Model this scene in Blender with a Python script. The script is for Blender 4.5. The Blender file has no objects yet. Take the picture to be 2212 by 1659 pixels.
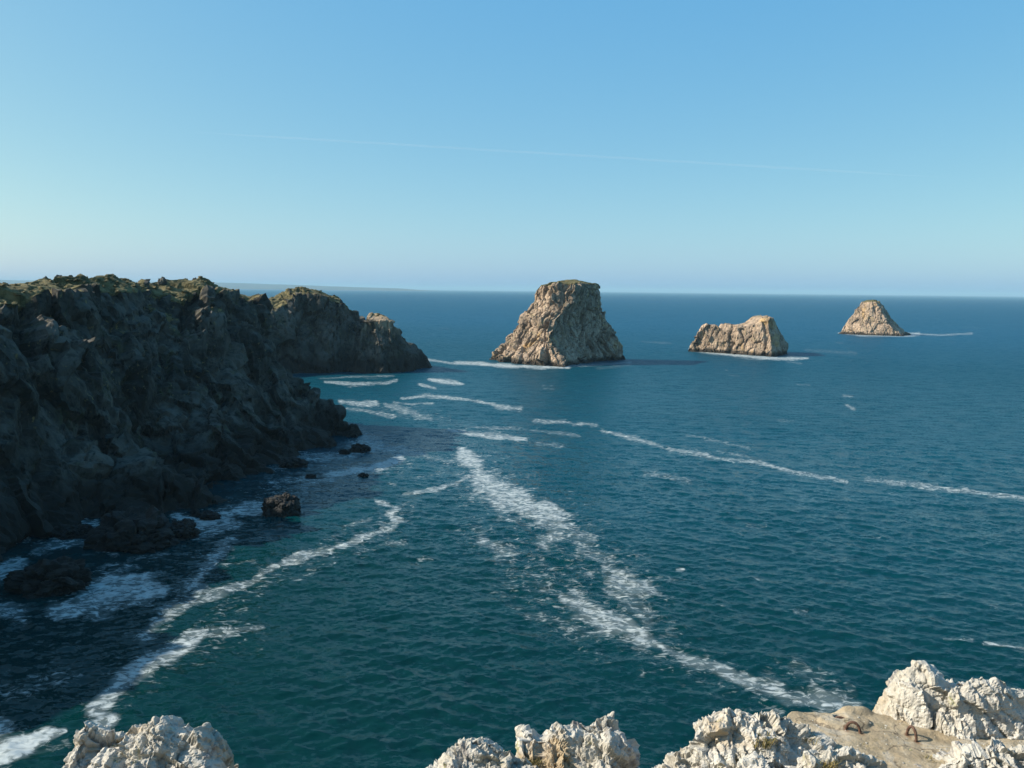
import bpy, math, random
import numpy as np
from mathutils import Matrix, Vector

S = bpy.context.scene
COL = S.collection
R = math.radians

# ------------------------------------------------------------------ camera, sky, sun, exposure
W0, H0 = 2212.0, 1659.0            # size of the picture the positions were measured in
FPX = 1916.0                       # focal length in those pixels
CAM_H = 60.0
PITCH, ROLL = R(6.05), R(0.63)
cam_d = bpy.data.cameras.new('camera')
cam = bpy.data.objects.new('camera', cam_d)
COL.objects.link(cam)
cam_d.sensor_width = 36.0
cam_d.lens = 36.0 * FPX / W0
cam_d.clip_start, cam_d.clip_end = 0.1, 300000.0
CAM_R = Matrix.Rotation(math.pi / 2 - PITCH, 3, 'X') @ Matrix.Rotation(ROLL, 3, 'Z')
cam.location = (0, 0, CAM_H)
cam.rotation_euler = CAM_R.to_euler()
S.camera = cam

SUN_EL, SUN_BACK = 34.0, 1.0       # sun on the left, a little behind the viewer
sv = Vector((-math.cos(R(SUN_BACK)) * math.cos(R(SUN_EL)), -math.sin(R(SUN_BACK)) * math.cos(R(SUN_EL)), math.sin(R(SUN_EL))))
world = bpy.data.worlds.new('World')
S.world = world
world.use_nodes = True
wn, wl = world.node_tree.nodes, world.node_tree.links
wn.clear()
sky = wn.new('ShaderNodeTexSky')
sky.sky_type = 'NISHITA'
sky.sun_disc = False
sky.sun_elevation = R(SUN_EL)
sky.sun_rotation = R(270.0 - SUN_BACK)
sky.altitude = 60
sky.air_density, sky.dust_density, sky.ozone_density = 0.7, 1.2, 4.0
bg = wn.new('ShaderNodeBackground')
bg.inputs['Strength'].default_value = 0.12
wo = wn.new('ShaderNodeOutputWorld')
tint = wn.new('ShaderNodeMix')            # white balance of the clear maritime air, the same all over the sky
tint.data_type, tint.blend_type = 'RGBA', 'MULTIPLY'
tint.inputs[0].default_value = 1.0
tint.inputs[7].default_value = (0.82, 0.61, 0.145, 1)
wl.new(sky.outputs['Color'], tint.inputs[6])
veil_ = wn.new('ShaderNodeMix')          # an even blue airlight over the whole dome
veil_.data_type, veil_.blend_type = 'RGBA', 'ADD'
veil_.inputs[0].default_value = 1.0
veil_.inputs[7].default_value = (0.0, 1.22, 3.35, 1)
wl.new(tint.outputs[2], veil_.inputs[6])
wl.new(veil_.outputs[2], bg.inputs['Color'])
wl.new(bg.outputs['Background'], wo.inputs['Surface'])

sun_d = bpy.data.lights.new('sun', 'SUN')
sun = bpy.data.objects.new('sun', sun_d)
COL.objects.link(sun)
sun_d.energy = 5.0
sun_d.angle = R(0.53)
sun_d.color = (1.0, 0.92, 0.80)
sun.rotation_euler = sv.to_track_quat('Z', 'Y').to_euler()

S.view_settings.view_transform = 'Standard'
S.view_settings.look = 'None'
S.view_settings.exposure = 0.69
S.view_settings.gamma = 1.0
S.view_settings.use_curve_mapping = False
S.render.engine = 'CYCLES'
S.cycles.max_bounces = 6
S.cycles.volume_bounces = 0
S.cycles.sample_clamp_indirect = 4.0

# ------------------------------------------------------------------ helpers
CR = np.array(CAM_R)

def ray(px, py):
    d = CR @ np.array([(px - W0 / 2) / FPX, -(py - H0 / 2) / FPX, -1.0])
    return d / d[1]

def at(px, py, D):
    """World point seen at (px, py) at forward distance D."""
    d = ray(px, py)
    return np.array([d[0] * D, D, CAM_H + d[2] * D])

def on_water(px, py, z=0.0):
    d = ray(px, py)
    D = (z - CAM_H) / d[2]
    return np.array([d[0] * D, D, z])

def seen_at(P):
    """Where world points lie in the picture measure."""
    Q = (P - np.array([0, 0, CAM_H])) @ CR
    dz = np.where(Q[:, 2] < -1e-3, -Q[:, 2], 1e-3)
    return Q[:, 0] / dz * FPX + W0 / 2, -Q[:, 1] / dz * FPX + H0 / 2

U = np.uint32

def ihash(x, y, z, seed):
    h = (x.astype(np.int64).astype(U) * U(374761393)) ^ (y.astype(np.int64).astype(U) * U(668265263)) ^ (z.astype(np.int64).astype(U) * U(2147483647 - 56)) ^ U((seed * 1274126177) & 0xffffffff)
    h = (h ^ (h >> U(13))) * U(1274126177)
    h = (h ^ (h >> U(16))) * U(2246822519)
    return h ^ (h >> U(15))

def h01(h):
    return (h & U(0xffffff)).astype(np.float64) / 16777216.0

def perlin(P, seed=0):
    I = np.floor(P).astype(np.int64)
    F = P - I
    W = F * F * F * (F * (F * 6 - 15) + 10)
    out = 0.0
    for dx in (0, 1):
        for dy in (0, 1):
            for dz in (0, 1):
                h = ihash(I[:, 0] + dx, I[:, 1] + dy, I[:, 2] + dz, seed)
                a = h01(h) * 2 * math.pi
                b = h01(h * U(747796405) + U(2891336453)) * 2 - 1
                r = np.sqrt(1 - b * b)
                g = (r * np.cos(a)) * (F[:, 0] - dx) + (r * np.sin(a)) * (F[:, 1] - dy) + b * (F[:, 2] - dz)
                w = (W[:, 0] if dx else 1 - W[:, 0]) * (W[:, 1] if dy else 1 - W[:, 1]) * (W[:, 2] if dz else 1 - W[:, 2])
                out = out + w * g
    return out * 1.5

def fbm(P, octaves=4, seed=0, gain=0.5):
    a, s, out = 1.0, 1.0, 0.0
    for k in range(octaves):
        out = out + a * perlin(P * s + k * 17.3, seed + k)
        a *= gain
        s *= 2.03
    return out

def worley(P, seed=0):
    I = np.floor(P).astype(np.int64)
    n = len(P)
    f1, f2 = np.full(n, 9.0), np.full(n, 9.0)
    cid = np.zeros(n, U)
    cd = np.zeros((n, 3))
    for dx in (-1, 0, 1):
        for dy in (-1, 0, 1):
            for dz in (-1, 0, 1):
                J = I + np.array([dx, dy, dz])
                h = ihash(J[:, 0], J[:, 1], J[:, 2], seed)
                c = np.stack([h01(h), h01(h * U(747796405) + U(1)), h01(h * U(2891336453) + U(7))], 1)
                d = P - (J + c)
                q = np.einsum('ij,ij->i', d, d)
                m = q < f1
                f2 = np.where(m, f1, np.minimum(f2, q))
                cid = np.where(m, h, cid)
                cd = np.where(m[:, None], d, cd)
                f1 = np.where(m, q, f1)
    return np.sqrt(f1), np.sqrt(f2), cid, cd

def blocks(P, scale, seed, stretch=(1, 1, 1), warp=0.25, tilt=0.9, crack=0.7, cw=0.09):
    """Jointed rock: each cell is a block set in or out and tilted, with a recessed joint round it. About -1..1."""
    Q = P / scale
    Q = Q + warp * np.stack([perlin(Q * 0.9 + 5, seed + 40), perlin(Q * 0.9 + 31, seed + 41), perlin(Q * 0.9 + 57, seed + 42)], 1)
    Q = Q / np.array(stretch)
    f1, f2, cid, cd = worley(Q, seed)
    r = h01(cid * U(277803737) + U(3)) * 2 - 1
    t = np.stack([h01(cid * U(1597334677) + U(11)), h01(cid * U(3812015801) + U(13)), h01(cid * U(958282577) + U(17))], 1) * 2 - 1
    return 0.6 * r + tilt * np.einsum('ij,ij->i', cd, t) - crack * np.exp(-(f2 - f1) / cw)

def sstep(a, b, x):
    t = np.clip((x - a) / (b - a), 0, 1)
    return t * t * (3 - 2 * t)

def mesh_from(name, V, F):
    V = np.ascontiguousarray(V, dtype=np.float32)
    F = np.asarray(F)
    me = bpy.data.meshes.new(name)
    me.vertices.add(len(V))
    me.vertices.foreach_set('co', V.ravel())
    k = F.shape[1]
    me.loops.add(F.size)
    me.loops.foreach_set('vertex_index', F.astype(np.int32).ravel())
    me.polygons.add(len(F))
    me.polygons.foreach_set('loop_start', np.arange(0, F.size, k, dtype=np.int32))
    me.update(calc_edges=True)
    return me

def compact(V, F, *attrs):
    used = np.zeros(len(V), bool)
    used[F.ravel()] = True
    idx = np.cumsum(used) - 1
    return (V[used], idx[F]) + tuple(a[used] for a in attrs)

def attr(me, name, data):
    a = me.attributes.new(name, 'FLOAT', 'POINT')
    a.data.foreach_set('value', np.ascontiguousarray(data, dtype=np.float32))

def tag(o, label=None, cat=None, group=None, kind=None):
    if label: o['label'] = label
    if cat: o['category'] = cat
    if group: o['group'] = group
    if kind: o['kind'] = kind
    return o

def link(name, me, mat, parent=None, smooth=False):
    o = bpy.data.objects.new(name, me)
    COL.objects.link(o)
    if mat: me.materials.append(mat)
    me.polygons.foreach_set('use_smooth', np.full(len(me.polygons), smooth))
    if parent: o.parent = parent
    return o

def grid_faces(n, m, wrap=False):
    i, j = np.meshgrid(np.arange(n - 1), np.arange(m if wrap else m - 1), indexing='ij')
    a = i * m + j
    b = i * m + (j + 1) % m
    return np.stack([a, b, b + m, a + m], -1).reshape(-1, 4)

def grid_normals(P):
    du = np.gradient(P, axis=0)
    dv = np.gradient(P, axis=1)
    N = np.cross(du, dv)
    return N / (np.linalg.norm(N, axis=2, keepdims=True) + 1e-9)

# ------------------------------------------------------------------ materials
def new_mat(name):
    m = bpy.data.materials.new(name)
    m.use_nodes = True
    m.node_tree.nodes.clear()
    return m, NT(m.node_tree)

class NT:
    def __init__(s, t): s.t = t
    def n(s, kind, **kw):
        x = s.t.nodes.new(kind)
        for k, v in kw.items(): setattr(x, k, v)
        return x
    def l(s, a, b): s.t.links.new(a, b)
    def put(s, sock, v):
        if hasattr(v, 'is_linked') or isinstance(v, bpy.types.NodeSocket): s.l(v, sock)
        else: sock.default_value = v
    def pos(s): return s.n('ShaderNodeNewGeometry').outputs['Position']
    def scaled(s, vec, sc):
        m = s.n('ShaderNodeMapping')
        s.l(vec, m.inputs['Vector'])
        m.inputs['Scale'].default_value = sc if hasattr(sc, '__len__') else (sc, sc, sc)
        return m.outputs['Vector']
    def noise(s, vec, scale, detail=5, rough=0.55, dist=0.0, lac=2.0):
        x = s.n('ShaderNodeTexNoise')
        s.l(vec, x.inputs['Vector'])
        x.inputs['Scale'].default_value = scale
        x.inputs['Detail'].default_value = detail
        x.inputs['Roughness'].default_value = rough
        x.inputs['Distortion'].default_value = dist
        x.inputs['Lacunarity'].default_value = lac
        return x.outputs['Fac']
    def voro(s, vec, scale, feature='F1', out='Distance'):
        x = s.n('ShaderNodeTexVoronoi', feature=feature)
        s.l(vec, x.inputs['Vector'])
        x.inputs['Scale'].default_value = scale
        return x.outputs[out]
    def math(s, op, a, b=0.0, c=0.0, clamp=False):
        x = s.n('ShaderNodeMath', operation=op, use_clamp=clamp)
        s.put(x.inputs[0], a); s.put(x.inputs[1], b); s.put(x.inputs[2], c)
        return x.outputs[0]
    def ramp(s, v, lo, hi, a=0.0, b=1.0):
        x = s.n('ShaderNodeMapRange', interpolation_type='SMOOTHSTEP')
        s.put(x.inputs['Value'], v)
        s.put(x.inputs['From Min'], lo); s.put(x.inputs['From Max'], hi)
        s.put(x.inputs['To Min'], a); s.put(x.inputs['To Max'], b)
        return x.outputs['Result']
    def mix(s, f, a, b):
        x = s.n('ShaderNodeMix', data_type='RGBA')
        s.put(x.inputs[0], f)
        for k, v in ((6, a), (7, b)):
            if isinstance(v, tuple): x.inputs[k].default_value = v + (1,)
            else: s.l(v, x.inputs[k])
        return x.outputs[2]
    def attr(s, name): return s.n('ShaderNodeAttribute', attribute_name=name).outputs['Fac']
    def bump(s, h, strength, dist, normal=None):
        x = s.n('ShaderNodeBump')
        s.l(h, x.inputs['Height'])
        s.put(x.inputs['Strength'], strength)
        s.put(x.inputs['Distance'], dist)
        if normal: s.l(normal, x.inputs['Normal'])
        return x.outputs['Normal']
    def z(s, vec):
        x = s.n('ShaderNodeSeparateXYZ'); s.l(vec, x.inputs[0]); return x.outputs['Z']
    def out(s, surf):
        o = s.n('ShaderNodeOutputMaterial'); s.l(surf, o.inputs['Surface'])
    def pbr(s, col, rough=0.9, normal=None, spec=0.3, **kw):
        p = s.n('ShaderNodeBsdfPrincipled')
        if isinstance(col, tuple): p.inputs['Base Color'].default_value = col + (1,)
        else: s.l(col, p.inputs['Base Color'])
        s.put(p.inputs['Roughness'], rough)
        p.inputs['Specular IOR Level'].default_value = spec
        if normal: s.l(normal, p.inputs['Normal'])
        for k, v in kw.items(): s.put(p.inputs[k], v)
        s.out(p.outputs[0])
        return p

def cliff_material(name, light, mid, dark, lichen, grass_a, grass_b, tide_shade=5.0, rust=None, joints=0.55, blotch=0.7):
    m, t = new_mat(name)
    p = t.pos()
    c = t.mix(t.ramp(t.noise(p, 0.06, 6, 0.6), 0.38, 0.62), mid, light)
    c = t.mix(t.math('MULTIPLY', t.ramp(t.noise(p, 0.35, 7, 0.65, 0.4), 0.50, 0.68), min(1.0, blotch + 0.3)), c, dark)
    c = t.mix(t.math('MULTIPLY', t.ramp(t.noise(p, 0.17, 8, 0.7, 0.6), 0.54, 0.66), 0.7), c, lichen)
    c = t.mix(t.math('MULTIPLY', t.attr('bare'), 0.85), c, (0.34, 0.25, 0.165))
    if rust:
        c = t.mix(t.math('MULTIPLY', t.ramp(t.noise(p, 0.045, 6, 0.6, 0.8), 0.55, 0.64), 0.75), c, rust)
    crev = t.voro(t.scaled(p, (1, 1, 0.55)), 0.55, 'DISTANCE_TO_EDGE')
    c = t.mix(t.ramp(crev, 0.0, 0.10, joints, 0.0), c, dark)
    c = t.mix(t.math('MULTIPLY', t.ramp(t.noise(t.scaled(p, (1, 1, 0.6)), 0.09, 7, 0.68, 0.5), 0.50, 0.60), blotch), c, dark)
    g = t.mix(t.ramp(t.noise(p, 0.25, 7, 0.7), 0.4, 0.6), grass_a, grass_b)
    veg = t.math('ADD', t.attr('veg'), t.math('MULTIPLY', t.math('SUBTRACT', t.noise(p, 0.5, 6, 0.7), 0.5), 1.6))
    c = t.mix(t.ramp(veg, 0.42, 0.58), c, g)
    if tide_shade is None: tide_shade = 0.001
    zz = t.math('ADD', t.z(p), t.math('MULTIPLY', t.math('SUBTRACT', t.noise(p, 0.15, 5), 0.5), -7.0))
    c = t.mix(t.ramp(zz, tide_shade * 0.35, tide_shade, 0.92, 0.0), c, (0.018, 0.016, 0.013))  # dark tidal band; a tall one also paints shade up the cliff foot
    h = t.math('ADD', t.noise(p, 0.9, 9, 0.68, 0.3), t.math('MULTIPLY', t.ramp(crev, 0, 0.2), joints * 0.6))
    t.pbr(c, 0.92, t.bump(h, 0.7, 0.9), 0.25)
    return m

M_HEAD = cliff_material('headland_rock', (0.105, 0.097, 0.082), (0.043, 0.041, 0.034), (0.011, 0.011, 0.008), (0.050, 0.054, 0.022), (0.062, 0.055, 0.022), (0.18, 0.145, 0.066), 15.0, None, 0.0)  # band reaches well above the tide, painting the shaded foot near black
M_STACK = cliff_material('sea_stack_rock', (0.45, 0.335, 0.24), (0.29, 0.215, 0.152), (0.07, 0.055, 0.042), (0.22, 0.20, 0.11), (0.075, 0.075, 0.028), (0.12, 0.10, 0.045), 5.0, (0.46, 0.30, 0.13), 0.4, 0.55)
M_BOULDER = cliff_material('boulder_rock', (0.19, 0.175, 0.145), (0.12, 0.11, 0.095), (0.05, 0.047, 0.042), (0.14, 0.14, 0.07), (0.05, 0.055, 0.02), (0.1, 0.09, 0.035), None)

def wet_rock():
    m, t = new_mat('wet_black_rock')
    p = t.pos()
    c = t.mix(t.ramp(t.noise(p, 0.6, 7, 0.65), 0.4, 0.65), (0.007, 0.007, 0.006), (0.020, 0.018, 0.014))
    t.pbr(c, 0.7, t.bump(t.noise(p, 1.4, 8, 0.7), 0.7, 0.6), 0.3)
    return m
M_WET = wet_rock()

def pale_rock():
    m, t = new_mat('pale_quartzite')
    p = t.pos()
    c = t.mix(t.ramp(t.noise(p, 1.1, 6, 0.6), 0.35, 0.65), (0.39, 0.36, 0.30), (0.53, 0.505, 0.45))
    c = t.mix(t.math('MULTIPLY', t.ramp(t.noise(p, 0.9, 7, 0.6, 0.6), 0.53, 0.66), 0.75), c, (0.36, 0.26, 0.14))
    c = t.mix(t.math('MULTIPLY', t.ramp(t.noise(p, 2.2, 9, 0.74, 0.4), 0.53, 0.63), 0.8), c, (0.19, 0.175, 0.17))
    c = t.mix(t.math('MULTIPLY', t.ramp(t.noise(p, 3.0, 8, 0.7, 0.3), 0.60, 0.68), 0.75), c, (0.30, 0.29, 0.12))
    c = t.mix(t.math('MULTIPLY', t.ramp(t.noise(p, 14.0, 6, 0.7), 0.62, 0.70), 0.7), c, (0.16, 0.14, 0.11))
    moss = t.math('ADD', t.attr('veg'), t.math('MULTIPLY', t.math('SUBTRACT', t.noise(p, 6.0, 6, 0.7), 0.5), 1.2))
    c = t.mix(t.ramp(moss, 0.45, 0.62), c, (0.16, 0.135, 0.055))
    h = t.math('ADD', t.noise(t.scaled(p, (1, 1, 0.6)), 9.0, 9, 0.7, 0.5), t.math('MULTIPLY', t.voro(t.scaled(p, (1, 1, 0.5)), 11.0), 0.5))
    t.pbr(c, 0.9, t.bump(h, 1.0, 0.05), 0.25)
    return m
M_PALE = pale_rock()

def concrete_mat():
    m, t = new_mat('weathered_concrete')
    p = t.pos()
    c = t.mix(t.ramp(t.noise(p, 2.2, 6, 0.6), 0.35, 0.65), (0.27, 0.215, 0.14), (0.37, 0.305, 0.21))
    c = t.mix(t.math('MULTIPLY', t.ramp(t.noise(p, 28.0, 4, 0.6), 0.58, 0.68), 0.6), c, (0.19, 0.16, 0.12))
    c = t.mix(t.math('MULTIPLY', t.ramp(t.voro(p, 45.0), 0.16, 0.10), 0.35), c, (0.46, 0.42, 0.34))
    wob = t.n('ShaderNodeVectorMath', operation='ADD'); t.l(p, wob.inputs[0])
    wn_ = t.n('ShaderNodeTexNoise'); t.l(p, wn_.inputs['Vector']); wn_.inputs['Scale'].default_value = 3.0; wn_.inputs['Detail'].default_value = 5
    ws = t.n('ShaderNodeVectorMath', operation='SCALE'); t.l(wn_.outputs['Color'], ws.inputs[0]); ws.inputs['Scale'].default_value = 0.5
    t.l(ws.outputs[0], wob.inputs[1])
    crk = t.ramp(t.voro(wob.outputs[0], 0.95, 'DISTANCE_TO_EDGE'), 0.0, 0.014, 1.0, 0.0)
    c = t.mix(t.math('MULTIPLY', crk, 0.75), c, (0.07, 0.055, 0.04))
    c = t.mix(t.math('MULTIPLY', t.ramp(t.noise(p, 1.3, 7, 0.7, 0.8), 0.52, 0.64), 0.55), c, (0.42, 0.39, 0.33))
    c = t.mix(t.math('MULTIPLY', t.ramp(t.noise(p, 5.0, 7, 0.7, 0.8), 0.57, 0.66), 0.5), c, (0.17, 0.14, 0.07))
    c = t.mix(t.ramp(t.attr('rust'), 0.2, 0.9, 0.0, 0.85), c, (0.13, 0.065, 0.03))
    h = t.math('ADD', t.noise(p, 22.0, 7, 0.7), t.math('MULTIPLY', t.noise(p, 3.0, 4), 0.7))
    t.pbr(c, 0.95, t.bump(h, 0.9, 0.03), 0.2)
    return m
M_CONC = concrete_mat()

def rust_mat():
    m, t = new_mat('rusty_iron')
    p = t.pos()
    c = t.mix(t.ramp(t.noise(p, 60, 6, 0.7), 0.35, 0.65), (0.055, 0.030, 0.022), (0.13, 0.07, 0.045))
    t.pbr(c, 0.8, t.bump(t.noise(p, 140, 4), 0.6, 0.004), 0.4)
    return m
M_RUST = rust_mat()

def grass_mat(name, a, b):
    m, t = new_mat(name)
    p = t.pos()
    c = t.mix(t.ramp(t.noise(p, 20, 3), 0.3, 0.7), a, b)
    t.pbr(c, 0.8, None, 0.2)
    return m
M_GRASS = grass_mat('dry_grass', (0.14, 0.12, 0.035), (0.26, 0.20, 0.085))

def top_mat():
    m, t = new_mat('cliff_top_turf')
    p = t.pos()
    c = t.mix(t.ramp(t.noise(p, 0.8, 7, 0.65), 0.42, 0.58), (0.42, 0.37, 0.29), (0.12, 0.11, 0.04))
    t.pbr(c, 0.95, t.bump(t.noise(p, 4.0, 8, 0.7), 0.8, 0.15), 0.2)
    return m
M_TOP = top_mat()

def water_mat():
    m, t = new_mat('sea_water')
    p = t.pos()
    # floating foam: drifted lines held per vertex, broken into lace by noise
    base = t.attr('foam')
    lace = t.math('ADD', t.math('MULTIPLY', t.noise(t.scaled(p, (0.7, 1.0, 1)), 0.62, 7, 0.64, 1.5), 0.95),
                  t.math('MULTIPLY', t.voro(t.scaled(p, (0.8, 1.0, 1)), 0.8, 'SMOOTH_F1'), 0.25))
    lev = t.math('ADD', base, t.math('MULTIPLY', t.math('SUBTRACT', lace, 0.585), 2.7))
    fo = t.math('MULTIPLY', t.ramp(lev, 0.30, 1.25), t.ramp(base, 0.03, 0.2))
    veil = t.math('MULTIPLY', t.ramp(base, 0.28, 0.85), 0.24)
    foam = t.math('MULTIPLY', t.math('MAXIMUM', fo, veil), 0.85)
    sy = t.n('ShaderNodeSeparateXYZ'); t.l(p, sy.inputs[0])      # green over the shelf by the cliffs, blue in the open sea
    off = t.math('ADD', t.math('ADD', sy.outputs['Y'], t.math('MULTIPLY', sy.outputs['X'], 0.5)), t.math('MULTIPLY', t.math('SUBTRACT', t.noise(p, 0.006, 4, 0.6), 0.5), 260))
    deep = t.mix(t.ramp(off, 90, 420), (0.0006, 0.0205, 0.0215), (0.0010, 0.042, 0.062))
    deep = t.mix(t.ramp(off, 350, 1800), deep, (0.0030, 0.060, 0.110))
    col = t.mix(foam, deep, (0.45, 0.49, 0.485))
    # chop: slopes read straight from noise, so that far water keeps its roughness
    gust = t.ramp(t.noise(p, 0.010, 5, 0.6, 0.5), 0.3, 0.7, 0.62, 1.25)
    def slopes(scale, k, detail, stretch):
        x = t.n('ShaderNodeTexNoise')
        t.l(t.scaled(p, stretch), x.inputs['Vector'])
        x.inputs['Scale'].default_value = scale; x.inputs['Detail'].default_value = detail; x.inputs['Roughness'].default_value = 0.6
        a = t.n('ShaderNodeVectorMath', operation='SUBTRACT'); t.l(x.outputs['Color'], a.inputs[0]); a.inputs[1].default_value = (0.5, 0.5, 0.5)
        b = t.n('ShaderNodeVectorMath', operation='MULTIPLY'); t.l(a.outputs[0], b.inputs[0]); b.inputs[1].default_value = (k, k, 0)
        return b.outputs[0]
    va = t.n('ShaderNodeVectorMath', operation='ADD'); t.l(slopes(0.22, 0.42, 3, (0.6, 1, 1)), va.inputs[0]); t.l(slopes(1.7, 0.80, 4, (0.6, 1, 1)), va.inputs[1])
    vs = t.n('ShaderNodeVectorMath', operation='SCALE'); t.l(va.outputs[0], vs.inputs[0]); t.l(t.math('MULTIPLY', gust, t.attr('chop')), vs.inputs['Scale'])
    gn = t.n('ShaderNodeNewGeometry').outputs['Normal']
    vb = t.n('ShaderNodeVectorMath', operation='ADD'); t.l(gn, vb.inputs[0]); t.l(vs.outputs[0], vb.inputs[1])
    vn = t.n('ShaderNodeVectorMath', operation='NORMALIZE'); t.l(vb.outputs[0], vn.inputs[0])
    nb = vn.outputs[0]
    rough = t.math('ADD', t.ramp(t.attr('chop'), 1.1, 2.9, 0.13, 0.46), t.math('MULTIPLY', foam, 0.4))
    pb = t.pbr(col, rough, nb, 0.13)
    pb.inputs['IOR'].default_value = 1.333
    return m
M_SEA = water_mat()

# ------------------------------------------------------------------ the sea
# drifted foam: (strength, half width, [points]) measured in the picture and laid on the water
FOAM = []
def foam(strength, pts, hw=None):
    q = [(p[0], p[1], (p[2] if len(p) > 2 else hw)) for p in pts]
    if max(p[2] for p in q) > 11: strength, q = strength + 0.07, [(p[0], p[1], p[2] * 1.15) for p in q]
    if max(p[2] for p in q) <= 5.5: strength, q = strength * 1.12 + 0.06, [(p[0], p[1], p[2] * 1.15) for p in q]   # thin far lines
    FOAM.append((strength, q))
foam(.85, [(998,975,10),(1010,990,18),(1030,1003,15)])
foam(.76, [(1030,1020,16),(1050,1040,26),(1075,1062,28),(1110,1082,28),(1150,1098,25),(1190,1112,22),(1212,1130,22)])
foam(.55, [(1190,1120,30),(1205,1150,32),(1180,1165,26)])
foam(.42, [(1225,1150,26),(1270,1175,22),(1300,1205,20),(1330,1240,22)])
foam(.6, [(1340,1250,20),(1385,1275,20),(1428,1286,6)])
foam(.45, [(1040,1165,18),(1075,1182,24),(1110,1200,14)])
foam(.3, [(1120,1165,12),(1200,1175,14)])
foam(.35, [(1150,1255,8),(1200,1282,16)])
foam(.66, [(1215,1290,16),(1262,1314,26),(1312,1338,28),(1348,1356,22),(1388,1380,15)])
foam(.6, [(1385,1378,12),(1450,1405,11),(1500,1430,15),(1560,1445,14),(1620,1470,15),(1680,1494,19),(1740,1514,26),(1800,1520,30),(1835,1535,24)])
foam(.42, [(1330,1285,30),(1390,1320,24),(1400,1345,14)])
foam(.33, [(1140,1330,10),(1220,1345,18),(1290,1375,10)])
foam(.32, [(1720,1450,18),(1770,1460,14)])
foam(.3, [(1830,1480,12),(1850,1500,8)])
foam(.62, [(868,862),(920,855),(960,858),(1040,868),(1080,878),(1125,884)], 3.2)
foam(.5, [(1070,880),(1125,884)], 5)
foam(.5, [(1155,908),(1220,913),(1290,918)], 4)
foam(.55, [(1300,930),(1350,942),(1400,955),(1440,970),(1500,978),(1560,990),(1640,1000),(1700,1015),(1760,1028),(1830,1042)], 4.2)
foam(.5, [(1870,1035),(1960,1045),(2040,1055),(2120,1065),(2230,1077)], 5)
foam(.33, [(1485,940),(1560,955),(1620,968)], 3)
foam(.35, [(1550,975),(1620,987)], 3)
foam(.35, [(1390,1022),(1450,1030),(1490,1040)], 5)
foam(.75, [(925,819,2),(950,823,4.5),(980,827,4.5),(1000,830,2)])
foam(.6, [(700,825,2),(760,829,3.4),(830,828,4),(857,822,3)])
foam(.4, [(690,818),(760,814),(850,812)], 2)
foam(.6, [(905,830),(940,838)], 2.4)
foam(.6, [(735,868),(780,872),(812,871)], 4.5)
foam(.5, [(850,869),(890,873),(935,871)], 2.4)
foam(.6, [(832,873,4),(860,882,9),(890,893,9),(930,906,5)])
foam(.45, [(750,882),(800,890),(850,900)], 4)
foam(.85, [(968,928,3),(1010,935,6),(1060,943,7),(1135,948,4)])
foam(.4, [(1000,920),(1140,928),(1250,941)], 3)
foam(.35, [(1160,958),(1225,966)], 4)
foam(.5, [(925,988,8),(960,994,8),(1000,998,8)])
foam(.5, [(780,955,18),(830,968,10),(920,982,5)])
foam(.7, [(1012,1028,5),(985,1046,6),(930,1058,6),(872,1068,4)])
foam(.35, [(900,1030),(960,1020)], 6)
foam(.7, [(812,1082,4),(862,1098,5),(840,1110,7),(862,1126,8),(845,1143,8),(790,1160,8),(740,1178,9),(690,1193,10),(640,1208,10),(590,1226,7)])
foam(.55, [(590,1228,6),(555,1250,8),(500,1270,8),(440,1295,10),(380,1312,12),(330,1345,14)])
foam(.45, [(820,1175),(875,1172)], 6)
foam(.3, [(640,1250),(720,1215)], 8)
foam(.4, [(745,1135),(800,1122)], 3)
foam(.6, [(500,1160,12),(470,1195,15),(440,1232,13),(410,1262,10)])
foam(.5, [(440,1275,12),(400,1305,12),(350,1330,18),(310,1382,12)])
foam(.4, [(480,1222),(550,1212)], 4)
foam(.45, [(570,1355,4),(510,1360,8),(460,1372,12)])
foam(.72, [(440,1368,10),(400,1387,18),(350,1415,19),(310,1440,19),(270,1470,18),(240,1498,16),(210,1535,20),(230,1550,18)])
foam(1.0, [(-60,1625,40),(0,1610,38),(40,1607,28),(90,1592,13),(140,1578,5)])
foam(.42, [(60,1628,10),(145,1608,10)])
foam(.32, [(20,1500,20),(120,1470,14)])
foam(.8, [(-20,1240,22),(40,1225,20)])
foam(.8, [(120,1322,14),(180,1305,28),(250,1275,36),(310,1268,30),(350,1280,14)])
foam(.55, [(-20,1310,25),(40,1330,16)])
foam(.8, [(-20,1168,10),(30,1165,10),(60,1162,6)])
foam(.55, [(70,1192,10),(130,1178,12),(190,1165,14),(250,1195,8)])
foam(.6, [(150,1128,6),(215,1135,12),(205,1150,10)])
foam(.5, [(280,1208),(360,1195)], 7)
foam(.75, [(375,1112,8),(420,1135,14),(480,1118,16),(530,1105,14),(572,1095,8)])
foam(.5, [(420,1155,12),(480,1145,14),(520,1125,12)])
foam(.6, [(440,998,5),(480,994,6)])
foam(.6, [(580,1040,5),(650,1035,10),(720,1036,9)])
foam(.9, [(710,1030,8),(760,1022,11),(820,1006,9),(865,990,7)])
foam(.6, [(630,985,10),(700,990,11),(760,982,9),(810,968,8)])
foam(.4, [(560,1012),(620,1010)], 5)
foam(.8, [(1040,787,3),(1080,789,3.6),(1130,791,4),(1180,793,4),(1228,793,3)])
foam(.7, [(985,784),(1045,786)], 4)
foam(.55, [(912,775),(950,781),(990,787)], 2)
foam(.5, [(1228,790),(1290,787),(1362,783)], 3)
foam(.25, [(1290,796),(1365,788)], 2.6)
foam(.75, [(1490,755,2.5),(1570,765,3.4),(1640,773,4),(1700,775,4),(1745,774,2)])
foam(.24, [(1740,757),(1800,760),(1850,764)], 3.5)
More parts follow.
